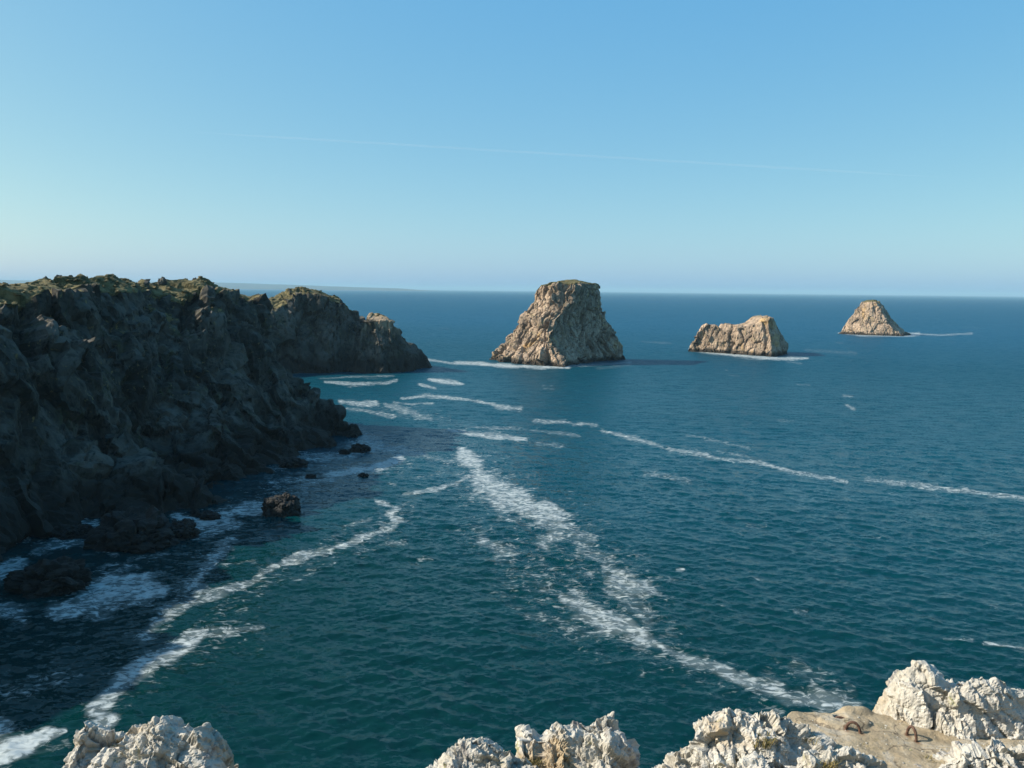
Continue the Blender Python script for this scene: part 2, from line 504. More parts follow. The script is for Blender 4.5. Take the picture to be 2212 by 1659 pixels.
foam(.7, [(1812,719,1.5),(1860,724,2.2),(1920,725,2.6),(1960,724,3.6),(1985,721,3.6)])
foam(.5, [(1985,722),(2030,724),(2100,720)], 2)
foam(.5, [(1820,856),(1842,856)], 2.4)
foam(.5, [(1828,874),(1845,884)], 3)
foam(.6, [(1462,1231),(1475,1231)], 3)
foam(.25, [(1385,738),(1450,742)], 2)
foam(.4, [(2040,1380),(2100,1385)], 3)
foam(.45, [(2130,1390),(2212,1402)], 3)
# thin scattered lace either side of the main drift lines
foam(.26, [(1000,985),(1060,1060),(1140,1110),(1210,1140),(1250,1175),(1310,1225),(1390,1280)], 48)
foam(.27, [(1140,1245),(1210,1290),(1290,1325),(1370,1370),(1440,1402)], 46)
foam(.22, [(1440,1405),(1560,1450),(1680,1495),(1800,1510)], 44)
foam(.24, [(1030,1160),(1110,1195)], 34)
foam(.22, [(880,1110),(800,1165),(690,1200),(600,1235),(470,1295)], 22)
foam(.22, [(520,1355),(380,1405),(280,1470),(220,1530)], 36)
foam(.24, [(860,1000),(760,1020),(640,1040),(520,1100),(440,1140)], 24)
foam(.26, [(500,1150),(440,1230),(380,1310),(310,1380)], 26)
foam(.22, [(760,880),(900,890),(1040,935),(1140,950)], 12)
foam(.20, [(20,1480),(140,1460)], 30)
rng = random.Random(5)
for k in range(60):                                   # stray flecks
    x, y = rng.uniform(650, 2200), 700 + 640 * rng.random() ** 1.3
    foam(rng.uniform(.1, .3), [(x, y), (x + rng.uniform(8, 40), y + rng.uniform(-1, 4))], 1.2 + (y - 690) / 200)

def build_sea():
    half = np.radians(np.concatenate([np.arange(0, 36, 0.12), np.arange(36, 60, 0.8), np.linspace(60, 180, 30)]))
    ang = np.concatenate([-half[:0:-1], half[:-1]])      # closed ring
    rad = [18.0]
    while rad[-1] < 110: rad.append(rad[-1] + max(0.9, 4 - rad[-1] * 0.031))
    while rad[-1] < 900: rad.append(rad[-1] + max(0.42, (rad[-1] / 600) ** 1.5 * 2.6))
    while rad[-1] < 130000: rad.append(rad[-1] * 1.012 + 0.5 if rad[-1] < 4000 else rad[-1] * 1.04)
    rad = np.array(rad)
    A, Rr = np.meshgrid(ang, rad)
    X, Y = np.sin(A) * Rr, np.cos(A) * Rr
    n, m = X.shape
    dr = np.gradient(rad)[:, None] * np.ones((1, m))
    da = np.abs(np.gradient(ang))[None, :] * Rr
    sp = np.maximum(dr, da)
    act = (Rr < 2600)
    rows = np.where(act[:, 0])[0].max() + 1
    x, y, s = X[:rows].ravel(), Y[:rows].ravel(), sp[:rows].ravel()
    z = np.zeros_like(x); ox = np.zeros_like(x); oy = np.zeros_like(x)
    r = np.random.RandomState(11)
    nw = 84
    lam = np.exp(np.linspace(math.log(1.3), math.log(30), nw))
    for L in lam:
        k = 2 * math.pi / L
        th = math.radians(-98) + r.normal(0, 0.62)
        dx, dy = math.cos(th), math.sin(th)
        amp = 0.0088 * L ** 0.72 * (1.0 if L < 6 else (6 / L) ** 1.2) * r.uniform(0.6, 1.3)
        w = sstep(2.2, 4.2, L / s)
        ph = (k * (dx * x + dy * y) + r.uniform(0, 6.28)).astype(np.float32)
        c = np.cos(ph) * (amp * w); sn = np.sin(ph) * (amp * w)
        z += c; ox -= dx * sn; oy -= dy * sn
    # wave groups
    g = 0.75 + 0.5 * perlin(np.stack([x / 45, y / 60, 0 * x], 1), 3)
    z *= g
    V = np.stack([X, Y, np.zeros_like(X)], -1).reshape(-1, 3)
    k = rows * m
    V[:k, 0] += ox * 0.9; V[:k, 1] += oy * 0.9; V[:k, 2] += z
    # foam laid on the water
    P0 = np.stack([X, Y, np.zeros_like(X)], -1).reshape(-1, 3)[:k]
    f = np.zeros(k)
    u, v = seen_at(P0)
    vis = np.where((u > -150) & (u < 2400) & (P0[:, 1] > 60))[0]
    uu, vv = u[vis], v[vis]
    ff = np.zeros(len(vis))
    Pv = P0[vis]
    fray = (0.6 * fbm(Pv / np.array([15.0, 22.0, 1]), 3, 76) + 0.7 * fbm(Pv / np.array([5.0, 8.0, 1]), 3, 77)) * sstep(1200, 260, Pv[:, 1]) - 0.02
    fray = fray + 0.6 * fbm(Pv / np.array([22.0, 60.0, 1]), 4, 78) * sstep(260, 500, Pv[:, 1])
    order = np.argsort(vv); sv_ = vv[order]
    for st, pts in FOAM:
        for (x0, y0, w0), (x1, y1, w1) in zip(pts[:-1], pts[1:]):
            W = max(w0, w1) * 1.8
            a, b = np.searchsorted(sv_, [min(y0, y1) - W, max(y0, y1) + W])
            ii = order[a:b]
            ii = ii[(uu[ii] > min(x0, x1) - W) & (uu[ii] < max(x0, x1) + W)]
            if not len(ii): continue
            ex, ey = x1 - x0, y1 - y0
            t = np.clip(((uu[ii] - x0) * ex + (vv[ii] - y0) * ey) / (ex * ex + ey * ey), 0, 1)
            d = np.hypot(uu[ii] - x0 - t * ex, vv[ii] - y0 - t * ey)
            h = w0 + t * (w1 - w0)
            ff[ii] = np.maximum(ff[ii], st * sstep(1.9, 0.15, d / h + fray[ii]))
    f[vis] = ff
    fa = np.zeros(len(V)); fa[:k] = f
    F = grid_faces(n, m, wrap=True)[:, ::-1]
    me = mesh_from('sea', V, F)
    attr(me, 'foam', fa)
    attr(me, 'chop', (1.1 + 1.0 * sstep(0.42, 1.6, dr) + 0.8 * sstep(1.2, 5.0, np.minimum(dr, 30))).ravel())   # waves too small for the mesh at that place
    return tag(link('sea', me, M_SEA, smooth=True), 'deep teal sea with small wind waves and drifting foam', kind='structure')
build_sea()

# ------------------------------------------------------------------ headlands: ridge lines with falling flanks
def seg_field(X, Y, pts):
    """Nearest point on a ridge line: its height, the distance, and the side."""
    best = np.full(X.shape, 1e9); zz = np.zeros(X.shape); side = np.zeros(X.shape)
    for a, b in zip(pts[:-1], pts[1:]):
        ex, ey = b[0] - a[0], b[1] - a[1]
        q = ex * ex + ey * ey
        t = np.clip(((X - a[0]) * ex + (Y - a[1]) * ey) / q, 0, 1)
        dx, dy = X - a[0] - t * ex, Y - a[1] - t * ey
        d = np.hypot(dx, dy)
        m = d < best
        best = np.where(m, d, best); zz = np.where(m, a[2] + t * (b[2] - a[2]), zz)
        side = np.where(m, (ex * dy - ey * dx) / (math.sqrt(q) * np.maximum(d, 1e-6)), side)
    return zz, best, side

def ridge_height(X, Y, ridges):
    H = np.full(X.shape, -40.0)
    for pts, sr, sl, crown in ridges:
        z, d, s = seg_field(X, Y, pts)
        sl_ = sr + (sl - sr) * sstep(0.0, 0.9, s)
        h = z - np.maximum(d - crown, 0) * sl_ - np.minimum(d, crown) * 0.45
        k = 1.6
        H = np.maximum(H, h) + k * np.exp(-np.abs(H - h) / k) * 0.25
    return H

def head_mesh(name, xs, ys, ridges, amp, veg_z, seed, mat, zmin=-2.5, warp=9.0, bare=None):
    X, Y = np.meshgrid(xs, ys, indexing='ij')
    # uneven ground plan: move the sample points before reading the ridges
    P2 = np.stack([X.ravel(), Y.ravel(), np.zeros(X.size)], 1)
    wx = (fbm(P2 / 28, 3, seed) * warp).reshape(X.shape)
    wy = (fbm(P2 / 28 + 9, 3, seed + 5) * warp).reshape(X.shape)
    Z = ridge_height(X + wx, Y + wy, ridges)
    Z = np.maximum(Z, zmin - 6)
    P = np.stack([X, Y, Z], -1)
    N = grid_normals(P)
    N *= np.sign(N[..., 2:3] + 1e-9)
    slope = N[..., 2].ravel()
    P = P.reshape(-1, 3); N = N.reshape(-1, 3)
    keep = P[:, 2] > zmin - 5
    D = np.zeros(len(P))
    Q = P[keep]
    D[keep] = amp * (3.4 * blocks(Q, 32, seed + 11, (1, 1, 1.7), crack=0.3, cw=0.05, tilt=1.5) + 2.4 * blocks(Q, 14, seed + 1, (1, 1, 2.2), crack=0.3, cw=0.05, tilt=1.7)
                     + 1.35 * blocks(Q, 6.5, seed + 2, (1, 1, 2.2), crack=0.5, cw=0.05, tilt=1.7) + 0.7 * blocks(Q, 3.0, seed + 3, (1, 1, 1.8), crack=0.7, cw=0.06, tilt=1.6) + 0.7 * fbm(Q / 9, 4, seed + 4))
    steep = 0.3 + 0.7 * sstep(0.93, 0.62, slope)
    P = P + N * (D * steep)[:, None]
    veg = 0.85 * sstep(0.66, 0.92, slope) * sstep(veg_z - 14, veg_z, P[:, 2]) + 0.28 * sstep(8, 30, P[:, 2])
    n, m = X.shape
    F = grid_faces(n, m)
    zf = P[F][:, :, 2].max(1)
    F = F[zf > zmin]
    V, F, veg = compact(P, F, veg)
    me = mesh_from(name, V, F)
    attr(me, 'veg', veg)
    if bare is not None: attr(me, 'bare', sstep(bare[0], bare[0] + 8, V[:, 0]) * sstep(bare[1], bare[1] + 12, V[:, 2] + 4 * fbm(V / 6, 3, 5)))
    return link(name, me, mat)

A_SKY = [at(*p) for p in [(-1180,650,122),(-860,625,146),(-600,616,174),(-400,614,195),(-250,612,215),(-60,612,238),(0,616,250),(60,612,265),(100,600,275),(150,594,285),(200,598,295),(245,598,305),(270,610,312),(310,617,318),(345,604,325),(400,602,335),(440,609,345),(466,616,352),(484,630,357)]]
A_SPUR = [at(*p) for p in [(484,630,357),(525,672,366),(575,738,368),(630,800,367),(684,856,365),(733,905,362),(770,942,360)]]
A_SPUR2 = [at(*p) for p in [(245,600,305),(300,730,302),(350,830,296),(385,890,292),(395,925,290),(420,1000,292)]]
A_SPUR3 = [at(*p) for p in [(60,700,262),(130,830,252),(180,930,248),(250,945,246),(360,1003,244),(435,1060,243),(492,1092,243)]]
A_SPUR4 = [at(*p) for p in [(400,640,335),(470,760,338),(540,850,332),(575,910,328),(640,950,330),(700,968,332),(745,985,332)]]
A_SPUR5 = [at(*p) for p in [(-60,640,240),(-40,800,232),(0,950,224),(60,1080,218),(100,1130,216)]]
A_SPUR6 = [at(*p) for p in [(330,608,318),(318,650,304),(310,700,296)]]
A_RIDGES = [(A_SPUR6, 1.3, 1.0, 0.5), (A_SKY, 1.95, 0.42, 11.0), (A_SPUR, 1.9, 2.2, 1.0), (A_SPUR2, 2.0, 2.0, 1.0), (A_SPUR3, 1.7, 1.7, 1.0), (A_SPUR4, 1.8, 1.6, 1.0), (A_SPUR5, 1.8, 1.8, 1.0)]
xs = np.concatenate([np.linspace(-330, -200, 70)[:-1], np.arange(-200, -46, 0.52)])
ys = np.concatenate([np.linspace(110, 180, 60)[:-1], np.arange(180, 420, 0.56)])
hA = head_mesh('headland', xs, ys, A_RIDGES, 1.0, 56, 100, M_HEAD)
tag(hA, 'tall dark cliff of the near headland with a grassy lit crest, filling the left side', kind='structure')

B_SKY = [at(*p) for p in [(380,690,600),(480,690,605),(545,672,620),(570,652,630),(600,637,640),(625,624,646),(660,621,650),(700,630,654),(735,641,656),(758,662,656),(768,690,655),(788,712,652),(800,694,652),(806,677,650),(818,677,650)]]
B_RIDGES = [(B_SKY, 3.0, 0.8, 11.5), ([at(818,690,650), at(830,740,648), at(840,800,646)], 6.0, 4.0, 0.5)]
xs = np.arange(-245, -58, 0.6)
ys = np.concatenate([np.arange(572, 672, 0.5), np.arange(672, 720, 1.0)])
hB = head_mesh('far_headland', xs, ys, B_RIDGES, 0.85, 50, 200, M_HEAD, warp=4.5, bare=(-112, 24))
tag(hB, 'second dark headland beyond the near cliff, ending in a blunt block with a sunlit orange cap', kind='structure')

# ------------------------------------------------------------------ sea stacks: cross sections stacked from the water up
def ring_points(poly, counts):
    out = []
    for i, c in enumerate(counts):
        a, b = np.array(poly[i]), np.array(poly[(i + 1) % len(poly)])
        t = np.arange(c)[:, None] / c
        out.append(a + (b - a) * t)
    return np.concatenate(out)

def stack_mesh(name, D, levels, seed, amp, veg_z, counts, dz, mat, cap_rise=0.0):
    """levels: (py, left px, right px, [plan corners as fractions of the half width / depth], half depth in metres)"""
    lv = []
    for py, xl, xr, plan, depth in levels:
        a, b = at(xl, py, D), at(xr, py, D)
        cx, hw = (a[0] + b[0]) / 2, (b[0] - a[0]) / 2
        poly = [(cx + fx * hw, D + fy * depth) for fx, fy in plan]
        lv.append(((a[2] + b[2]) / 2, ring_points(poly, counts)))
    lv.sort(key=lambda q: q[0])
    lv[0] = (-4.0, lv[0][1])
    zs = np.array([q[0] for q in lv]); rings = np.array([q[1] for q in lv])
    rows = np.arange(zs[0], zs[-1], dz)
    G = np.empty((len(rows), rings.shape[1], 3))
    for c in range(2):
        for j in range(rings.shape[1]):
            G[:, j, c] = np.interp(rows, zs, rings[:, j, c])
    G[:, :, 2] = rows[:, None]
    top = G[-1]
    cen = top.mean(0)
    caps = []
    for k in range(1, 26):
        s = 1 - k / 26
        r = cen + (top - cen) * s
        r[:, 2] = top[:, 2].mean() + cap_rise * (1 - s * s)
        caps.append(r)
    G = np.concatenate([G, np.array(caps)])
    n, m = G.shape[:2]
    E = np.concatenate([G[:, -3:], G, G[:, :3]], 1)
    for _ in range(2):
        E[:, 1:-1] = (E[:, :-2] + 2 * E[:, 1:-1] + E[:, 2:]) / 4
    E[1:-1] = (E[:-2] + 2 * E[1:-1] + E[2:]) / 4
    N = grid_normals(E)[:, 3:-3]
    G = E[:, 3:-3]
    cxy = G[:, :, :2].mean((0, 1))
    out = np.stack([G[..., 0] - cxy[0], G[..., 1] - cxy[1], np.full(G.shape[:2], 6.0)], -1)
    if (np.einsum('ijk,ijk->ij', N, out) > 0).mean() < 0.5: N = -N
    P = G.reshape(-1, 3); N = N.reshape(-1, 3)
    d = amp * (3.0 * blocks(P, 17, seed + 1, (1, 1, 1.8), crack=0.35, cw=0.05, tilt=1.4) + 2.2 * blocks(P, 7.5, seed + 2, (1, 1, 2.0), crack=0.5, cw=0.06, tilt=1.6) + 0.8 * blocks(P, 3.0, seed + 3, (1, 1, 1.7), crack=0.6, tilt=1.4) + 1.2 * fbm(P / 13, 4, seed + 4))
    d *= 0.3 + 0.7 * sstep(0.95, 0.6, N[:, 2])
    V = P + N * d[:, None]
    F = grid_faces(n, m, wrap=True)
    veg = sstep(0.5, 0.85, N[:, 2]) * sstep(veg_z - 8, veg_z, V[:, 2]) + 0.22 * sstep(veg_z - 25, veg_z, V[:, 2])
    V = np.concatenate([V, V[-m:].mean(0, keepdims=True)])
    tip = len(V) - 1
    last = (n - 1) * m
    j = np.arange(m)
    F = np.concatenate([F, np.stack([last + j, last + (j + 1) % m, np.full(m, tip), np.full(m, tip)], 1)[:0]])
    base = V[:, :2].mean(0)
    me = mesh_from(name, V - np.array([base[0], base[1], 0]), F)
    bmv = np.append(veg, 0)
    attr(me, 'veg', bmv)
    o = link(name, me, mat)
    o.location = (base[0], base[1], 0)
    me.flip_normals() if False else None
    return o

def plan(fx, fy=-0.95, l=0.15, r=0.52):
    return [(-1, l), (-0.6 + 0.2 * fx, -0.5), (fx, fy), (0.50 + 0.4 * fx, 0.02), (1, r), (0.6, 0.8), (-0.55, 0.85)]
cnt = [70, 70, 80, 70, 60, 60, 60]
big = stack_mesh('sea_stack', 752, [
    (793, 1050, 1364, plan(0.02), 60), (770, 1062, 1360, plan(-0.08), 57), (745, 1085, 1347, plan(-0.24), 49), (718, 1106, 1338, plan(-0.36), 44),
    (690, 1119, 1316, plan(-0.28), 39), (668, 1131, 1304, plan(-0.08, -0.85), 34), (655, 1140, 1299, plan(0.04, -0.85), 31), (630, 1153, 1303, plan(0.1, -0.85), 30), (612, 1158, 1305, plan(0.1, -0.85), 29)],
    300, 0.95, 55, cnt, 0.62, M_STACK, 3.0)
tag(big, 'largest sea stack, a flat-topped trapezoid rock half in sun and half in shadow', 'sea stack', 'sea stacks standing off the headland')
p2 = lambda f: [(-1, 0.55), (-0.35, 0.0), (f, -0.95), (0.76, -0.4), (1, 0.15), (0.7, 0.8), (-0.4, 0.95)]
mid = stack_mesh('sea_stack', 875, [
    (776, 1491, 1701, p2(0.42), 44), (758, 1496, 1701, p2(0.42), 42), (735, 1505, 1698, p2(0.44), 36), (716, 1512, 1690, p2(0.46), 31), (708, 1520, 1685, p2(0.48), 28)],
    437, 0.66, 90, [90, 90, 40, 40, 60, 60, 70], 0.55, M_STACK, 0.5)
p3 = lambda f: [(-1, 0.1), (-0.45, -0.65), (f, -0.95), (0.7, -0.45), (1, 0.2), (0.4, 0.8), (-0.5, 0.8)]
far = stack_mesh('sea_stack', 1325, [
    (728, 1806, 1984, p3(0.35), 52), (718, 1815, 1966, p3(0.33), 44), (705, 1826, 1944, p3(0.3), 38), (690, 1838, 1930, p3(0.25), 30), (675, 1848, 1919, p3(0.2), 24), (662, 1853, 1912, p3(0.15), 19), (652, 1862, 1900, p3(0.1), 12), (648, 1871, 1892, p3(0), 6)],
    541, 0.6, 52, [60] * 7, 0.7, M_STACK, 0.5)
tag(mid, 'low saddle-shaped sea stack, wider than tall, between the flat-topped and the conical one', 'sea stack', 'sea stacks standing off the headland')
tag(far, 'small conical sea stack farthest to the right, near the horizon', 'sea stack', 'sea stacks standing off the headland')

def crest(o, D, prof, top_py, power=3.0):
    """Raise the crown of a stack to its uneven crest line (px, py)."""
    me = o.data
    V = np.empty(len(me.vertices) * 3, np.float32); me.vertices.foreach_get('co', V); V = V.reshape(-1, 3)
    pts = np.array([at(a, b, D) for a, b in prof])
    x = V[:, 0] + o.location[0]
    target = np.interp(x, pts[:, 0], pts[:, 2])
    zt = at(W0 / 2, top_py, D)[2] + (at(prof[0][0], top_py, D)[2] - at(W0 / 2, top_py, D)[2])
    w = np.clip(V[:, 2] / zt, 0, 1.15) ** power
    V[:, 2] += (target - zt) * w
    me.vertices.foreach_set('co', V.ravel()); me.update()
crest(mid, 875, [(1505,718),(1516,712),(1530,704),(1552,705),(1562,714),(1570,702),(1592,703),(1605,705),(1622,699),(1638,688),(1650,684),(1664,686),(1674,698),(1684,708),(1698,726)], 708, 2.0)
crest(big, 752, [(1140,648),(1158,630),(1170,619),(1195,616),(1250,613),(1290,615),(1306,620)], 612, 4.0)

# ------------------------------------------------------------------ rocks awash below the cliff
def blob(name, size, seed, amp=0.18, sub=5, scales=(0.55, 0.25), flat=0.55):
    """A fractured boulder: a sphere squared off, then broken into tilted blocks. Base at z = 0."""
    import bmesh
    bm = bmesh.new()
    bmesh.ops.create_icosphere(bm, subdivisions=sub, radius=1.0)
    me = bpy.data.meshes.new(name)
    bm.to_mesh(me); bm.free()
    V = np.empty(len(me.vertices) * 3); me.vertices.foreach_get('co', V); V = V.reshape(-1, 3)
    N = V.copy()
    d = 0.16 * fbm(N * 1.3 + seed * 3.1, 3, seed)
    for s, a in zip(scales, (1.0, 0.45)):
        d = d + amp * a * blocks(N + seed * 7.7, s, seed + int(s * 100))
    V = N * (1 + d)[:, None]
    V[:, 2] = np.where(V[:, 2] < -0.3, -0.3 + (V[:, 2] + 0.3) * 0.2, V[:, 2]) + 0.25
    V *= np.array(size)
    me.vertices.foreach_set('co', V.astype(np.float32).ravel())
    attr(me, 'veg', np.zeros(len(V)))
    me.update()
    return me

def sea_rock(x0, x1, ytop, ybase, label, seed, depth=0.7, amp=0.22):
    c = on_water((x0 + x1) / 2, ybase)
    a, b = on_water(x0, ybase), on_water(x1, ybase)
    w = (b[0] - a[0]) / 2
    D = c[1] + w * depth
    top = at((x0 + x1) / 2, ytop, D)[2]
    h = max(top, 0.6)
    o = link('rock', blob('rock', (w, w * depth, h / 1.15), seed, amp), M_WET)
    o.location = (at((x0 + x1) / 2, ybase, D)[0], D, -0.25 * h / 1.15 * 0.4)
    o.rotation_euler.z = 0.0
    return tag(o, label, 'rock', 'dark rocks awash below the cliff')
sea_rock(28, 198, 1212, 1292, 'black pointed rock nearest the left edge with a broad patch of white foam beside it', 1, 0.75)
sea_rock(200, 390, 1105, 1196, 'largest black rock at the cliff foot, broad and humped', 2, 0.8)
sea_rock(345, 432, 1125, 1168, 'low black ledge on the right flank of the largest black rock', 3, 0.8)
sea_rock(568, 651, 1068, 1117, 'dark pyramid rock standing alone in open water with foam on its left', 4, 0.8, 0.2)
sea_rock(600, 664, 988, 1012, 'rounded dark rock at the foot of the low spur', 5, 0.8)
sea_rock(755, 799, 959, 978, 'squared dark block at the tip of the low spur', 6, 0.7)
sea_rock(733, 757, 970, 982, 'small dark block beside the squared block at the spur tip', 7, 0.7)
sea_rock(118, 205, 1132, 1166, 'low dark rock close under the cliff, left of the largest black rock', 8, 0.8)
sea_rock(430, 478, 1104, 1124, 'low rounded rock in the foam at the end of the lower cliff spur', 9, 0.8)
sea_rock(410, 434, 1100, 1116, 'small dark rock touching the end of the lower cliff spur', 10, 0.8)
sea_rock(772, 796, 1022, 1031, 'tiny rock breaking the surface in the brightest foam', 11, 0.8).location.x -= 0
sea_rock(660, 684, 1024, 1032, 'tiny rock awash in the shaded foam', 12, 0.8)

# ------------------------------------------------------------------ boulders on the skyline of the headland
HA_WARP = None
def ground_on(o, x, y):
    ok, loc, nor, idx = o.ray_cast(Vector((x, y, 200)) - o.location, Vector((0, 0, -1)))
    return loc.z + o.location.z if ok else None

def skyline_boulder(o, px, py, wpx, hpx, D, seed, label):
    c = at(px, py, D)
    w, h = wpx / FPX * D / 2, hpx / FPX * D
    z = ground_on(o, c[0], c[1])
    if z is None: z = c[2] - h
    b = link('boulder', blob('boulder', (w, w * 0.8, h / 1.15), seed, 0.22, 4), M_BOULDER)
    b.location = (c[0], c[1], z - 0.15 * h)
    b.rotation_euler.z = seed * 1.3
    return tag(b, label, 'boulder', 'boulders on the headland skyline')
skyline_boulder(hA, 128, 590, 25, 13, 281, 21, 'widest boulder at the highest point of the near headland crest')
skyline_boulder(hA, 153, 594, 14, 10, 286, 22, 'rounded boulder just right of the highest crest boulder')
skyline_boulder(hA, 244, 596, 18, 12, 305, 23, 'pointed boulder at the right end of the first grassy crest')
skyline_boulder(hA, 350, 602, 20, 13, 326, 24, 'split boulder on the left end of the second grassy crest')
skyline_boulder(hA, 98, 600, 14, 12, 275, 25, 'purple-grey boulder left of the highest crest boulder')
skyline_boulder(hA, 454, 607, 13, 8, 349, 26, 'flat boulder at the right end of the second grassy crest')
skyline_boulder(hA, 422, 601, 14, 7, 341, 27, 'low boulder on the middle of the second grassy crest')
skyline_boulder(hB, 786, 692, 14, 9, 652, 28, 'boulder in the notch of the second headland, left of its blunt end')

# ------------------------------------------------------------------ low heath on the crests
def heath(hosts):
    r = np.random.RandomState(8)
    tV, tF = [], []
    ico = blob('tmp_clump', (1, 1, 1), 41, 0.3, 2, (0.6, 0.3))
    bv = np.empty(len(ico.vertices) * 3); ico.vertices.foreach_get('co', bv); bv = bv.reshape(-1, 3)
    bf = np.array([p.vertices[:] for p in ico.polygons])
    bpy.data.meshes.remove(ico)
    off = 0
    for o, count, zmin in hosts:
        me = o.data
        V = np.empty(len(me.vertices) * 3); me.vertices.foreach_get('co', V); V = V.reshape(-1, 3)
        veg = np.empty(len(V)); me.attributes['veg'].data.foreach_get('value', veg)
        ii = np.where((veg > 0.45) & (V[:, 2] > zmin))[0]
        for i in r.choice(ii, min(count, len(ii)), replace=False):
            k = r.uniform(0.35, 1.0) ** 1.5
            sx, sz = 1.15 * k, r.uniform(0.35, 0.8) * k
            a = r.uniform(0, 6.28)
            q = bv * np.array([sx, sx * r.uniform(.7, 1.2), sz])
            q = np.stack([q[:, 0] * math.cos(a) - q[:, 1] * math.sin(a), q[:, 0] * math.sin(a) + q[:, 1] * math.cos(a), q[:, 2]], 1)
            tV.append(q + V[i] + o.location); tF.append(bf + off); off += len(bv)
    ob = link('heath', mesh_from('heath', np.concatenate(tV), np.concatenate(tF)), M_HEATH)
    return tag(ob, 'low dark heather and grass clumps on the headland crests', kind='stuff')
M_HEATH = grass_mat('heather', (0.046, 0.042, 0.017), (0.14, 0.112, 0.05))
heath([(hA, 1100, 44), (hB, 320, 38)])

# ------------------------------------------------------------------ distant coast
def build_coast():
    n, m = 200, 14
    P = np.empty((n, m, 3)); D = 27000
    u = np.linspace(0, 1, n)
    px = -500 + u * 1440
    X = (px - W0 / 2) / FPX * D
    hgt = 60 + 135 * sstep(1.0, 0.62, u) + 10 * fbm(np.stack([u * 14, 0 * u, 0 * u], 1), 4, 9) * sstep(1.0, 0.85, u)
    hgt *= sstep(1.0, 0.93, u)
    for j in range(m):
        v = j / (m - 1)
        P[:, j, 0] = X
        P[:, j, 1] = D + (v - 0.2) * 5000
        P[:, j, 2] = -3 + (hgt + 3) * math.sin(math.pi * min(1, v * 1.0)) ** 0.6
    m_, t = new_mat('distant_land')
    t.pbr(t.mix(t.ramp(t.noise(t.pos(), 0.002, 5), 0.4, 0.6), (0.03, 0.035, 0.03), (0.06, 0.06, 0.05)), 0.95)
    o = link('distant_coast', mesh_from('distant_coast', P.reshape(-1, 3), grid_faces(n, m)), m_, smooth=True)
    return tag(o, 'pale low strip of land on the horizon behind the headlands', kind='structure')
build_coast()

# ------------------------------------------------------------------ the cliff top in front of the camera
def top_height(x, y):
    P = np.stack([x, y, 0 * x], 1)
    e = 12.3 + 1.6 * fbm(P[:, [0, 2, 2]] / 4.5, 3, 61)
    z = 58.25 - 0.62 * np.maximum(y - 2.2, 0) - 0.06 * np.maximum(y - 6, 0) ** 1.5
    z = z + 0.22 * fbm(P / 1.6, 4, 62)
    return z - 2.9 * np.maximum(y - e, 0)

def build_top():
    x = np.concatenate([np.linspace(-45, -10, 70)[:-1], np.arange(-10, 10, 0.14), np.linspace(10, 45, 71)[1:]])
    y = np.concatenate([np.linspace(-30, 2, 60)[:-1], np.arange(2, 16, 0.14), np.linspace(16, 42, 120)[1:]])
    X, Y = np.meshgrid(x, y, indexing='ij')
    Z = top_height(X.ravel(), Y.ravel()).reshape(X.shape)
    P = np.stack([X, Y, Z], -1)
    N = grid_normals(P).reshape(-1, 3)
    P = P.reshape(-1, 3)
    st = sstep(0.9, 0.5, np.abs(N[:, 2]))
    P = P + N * (st * (0.8 * blocks(P, 4, 63) + 0.35 * blocks(P, 1.5, 64)))[:, None]
    F = grid_faces(*X.shape)
    F = F[P[F][:, :, 2].max(1) > -3]
    V, F = compact(P, F)
    o = link('cliff_top', mesh_from('cliff_top', V, F), M_TOP)
    return tag(o, 'rocky turf of the cliff edge the picture was taken from', kind='structure')
build_top()

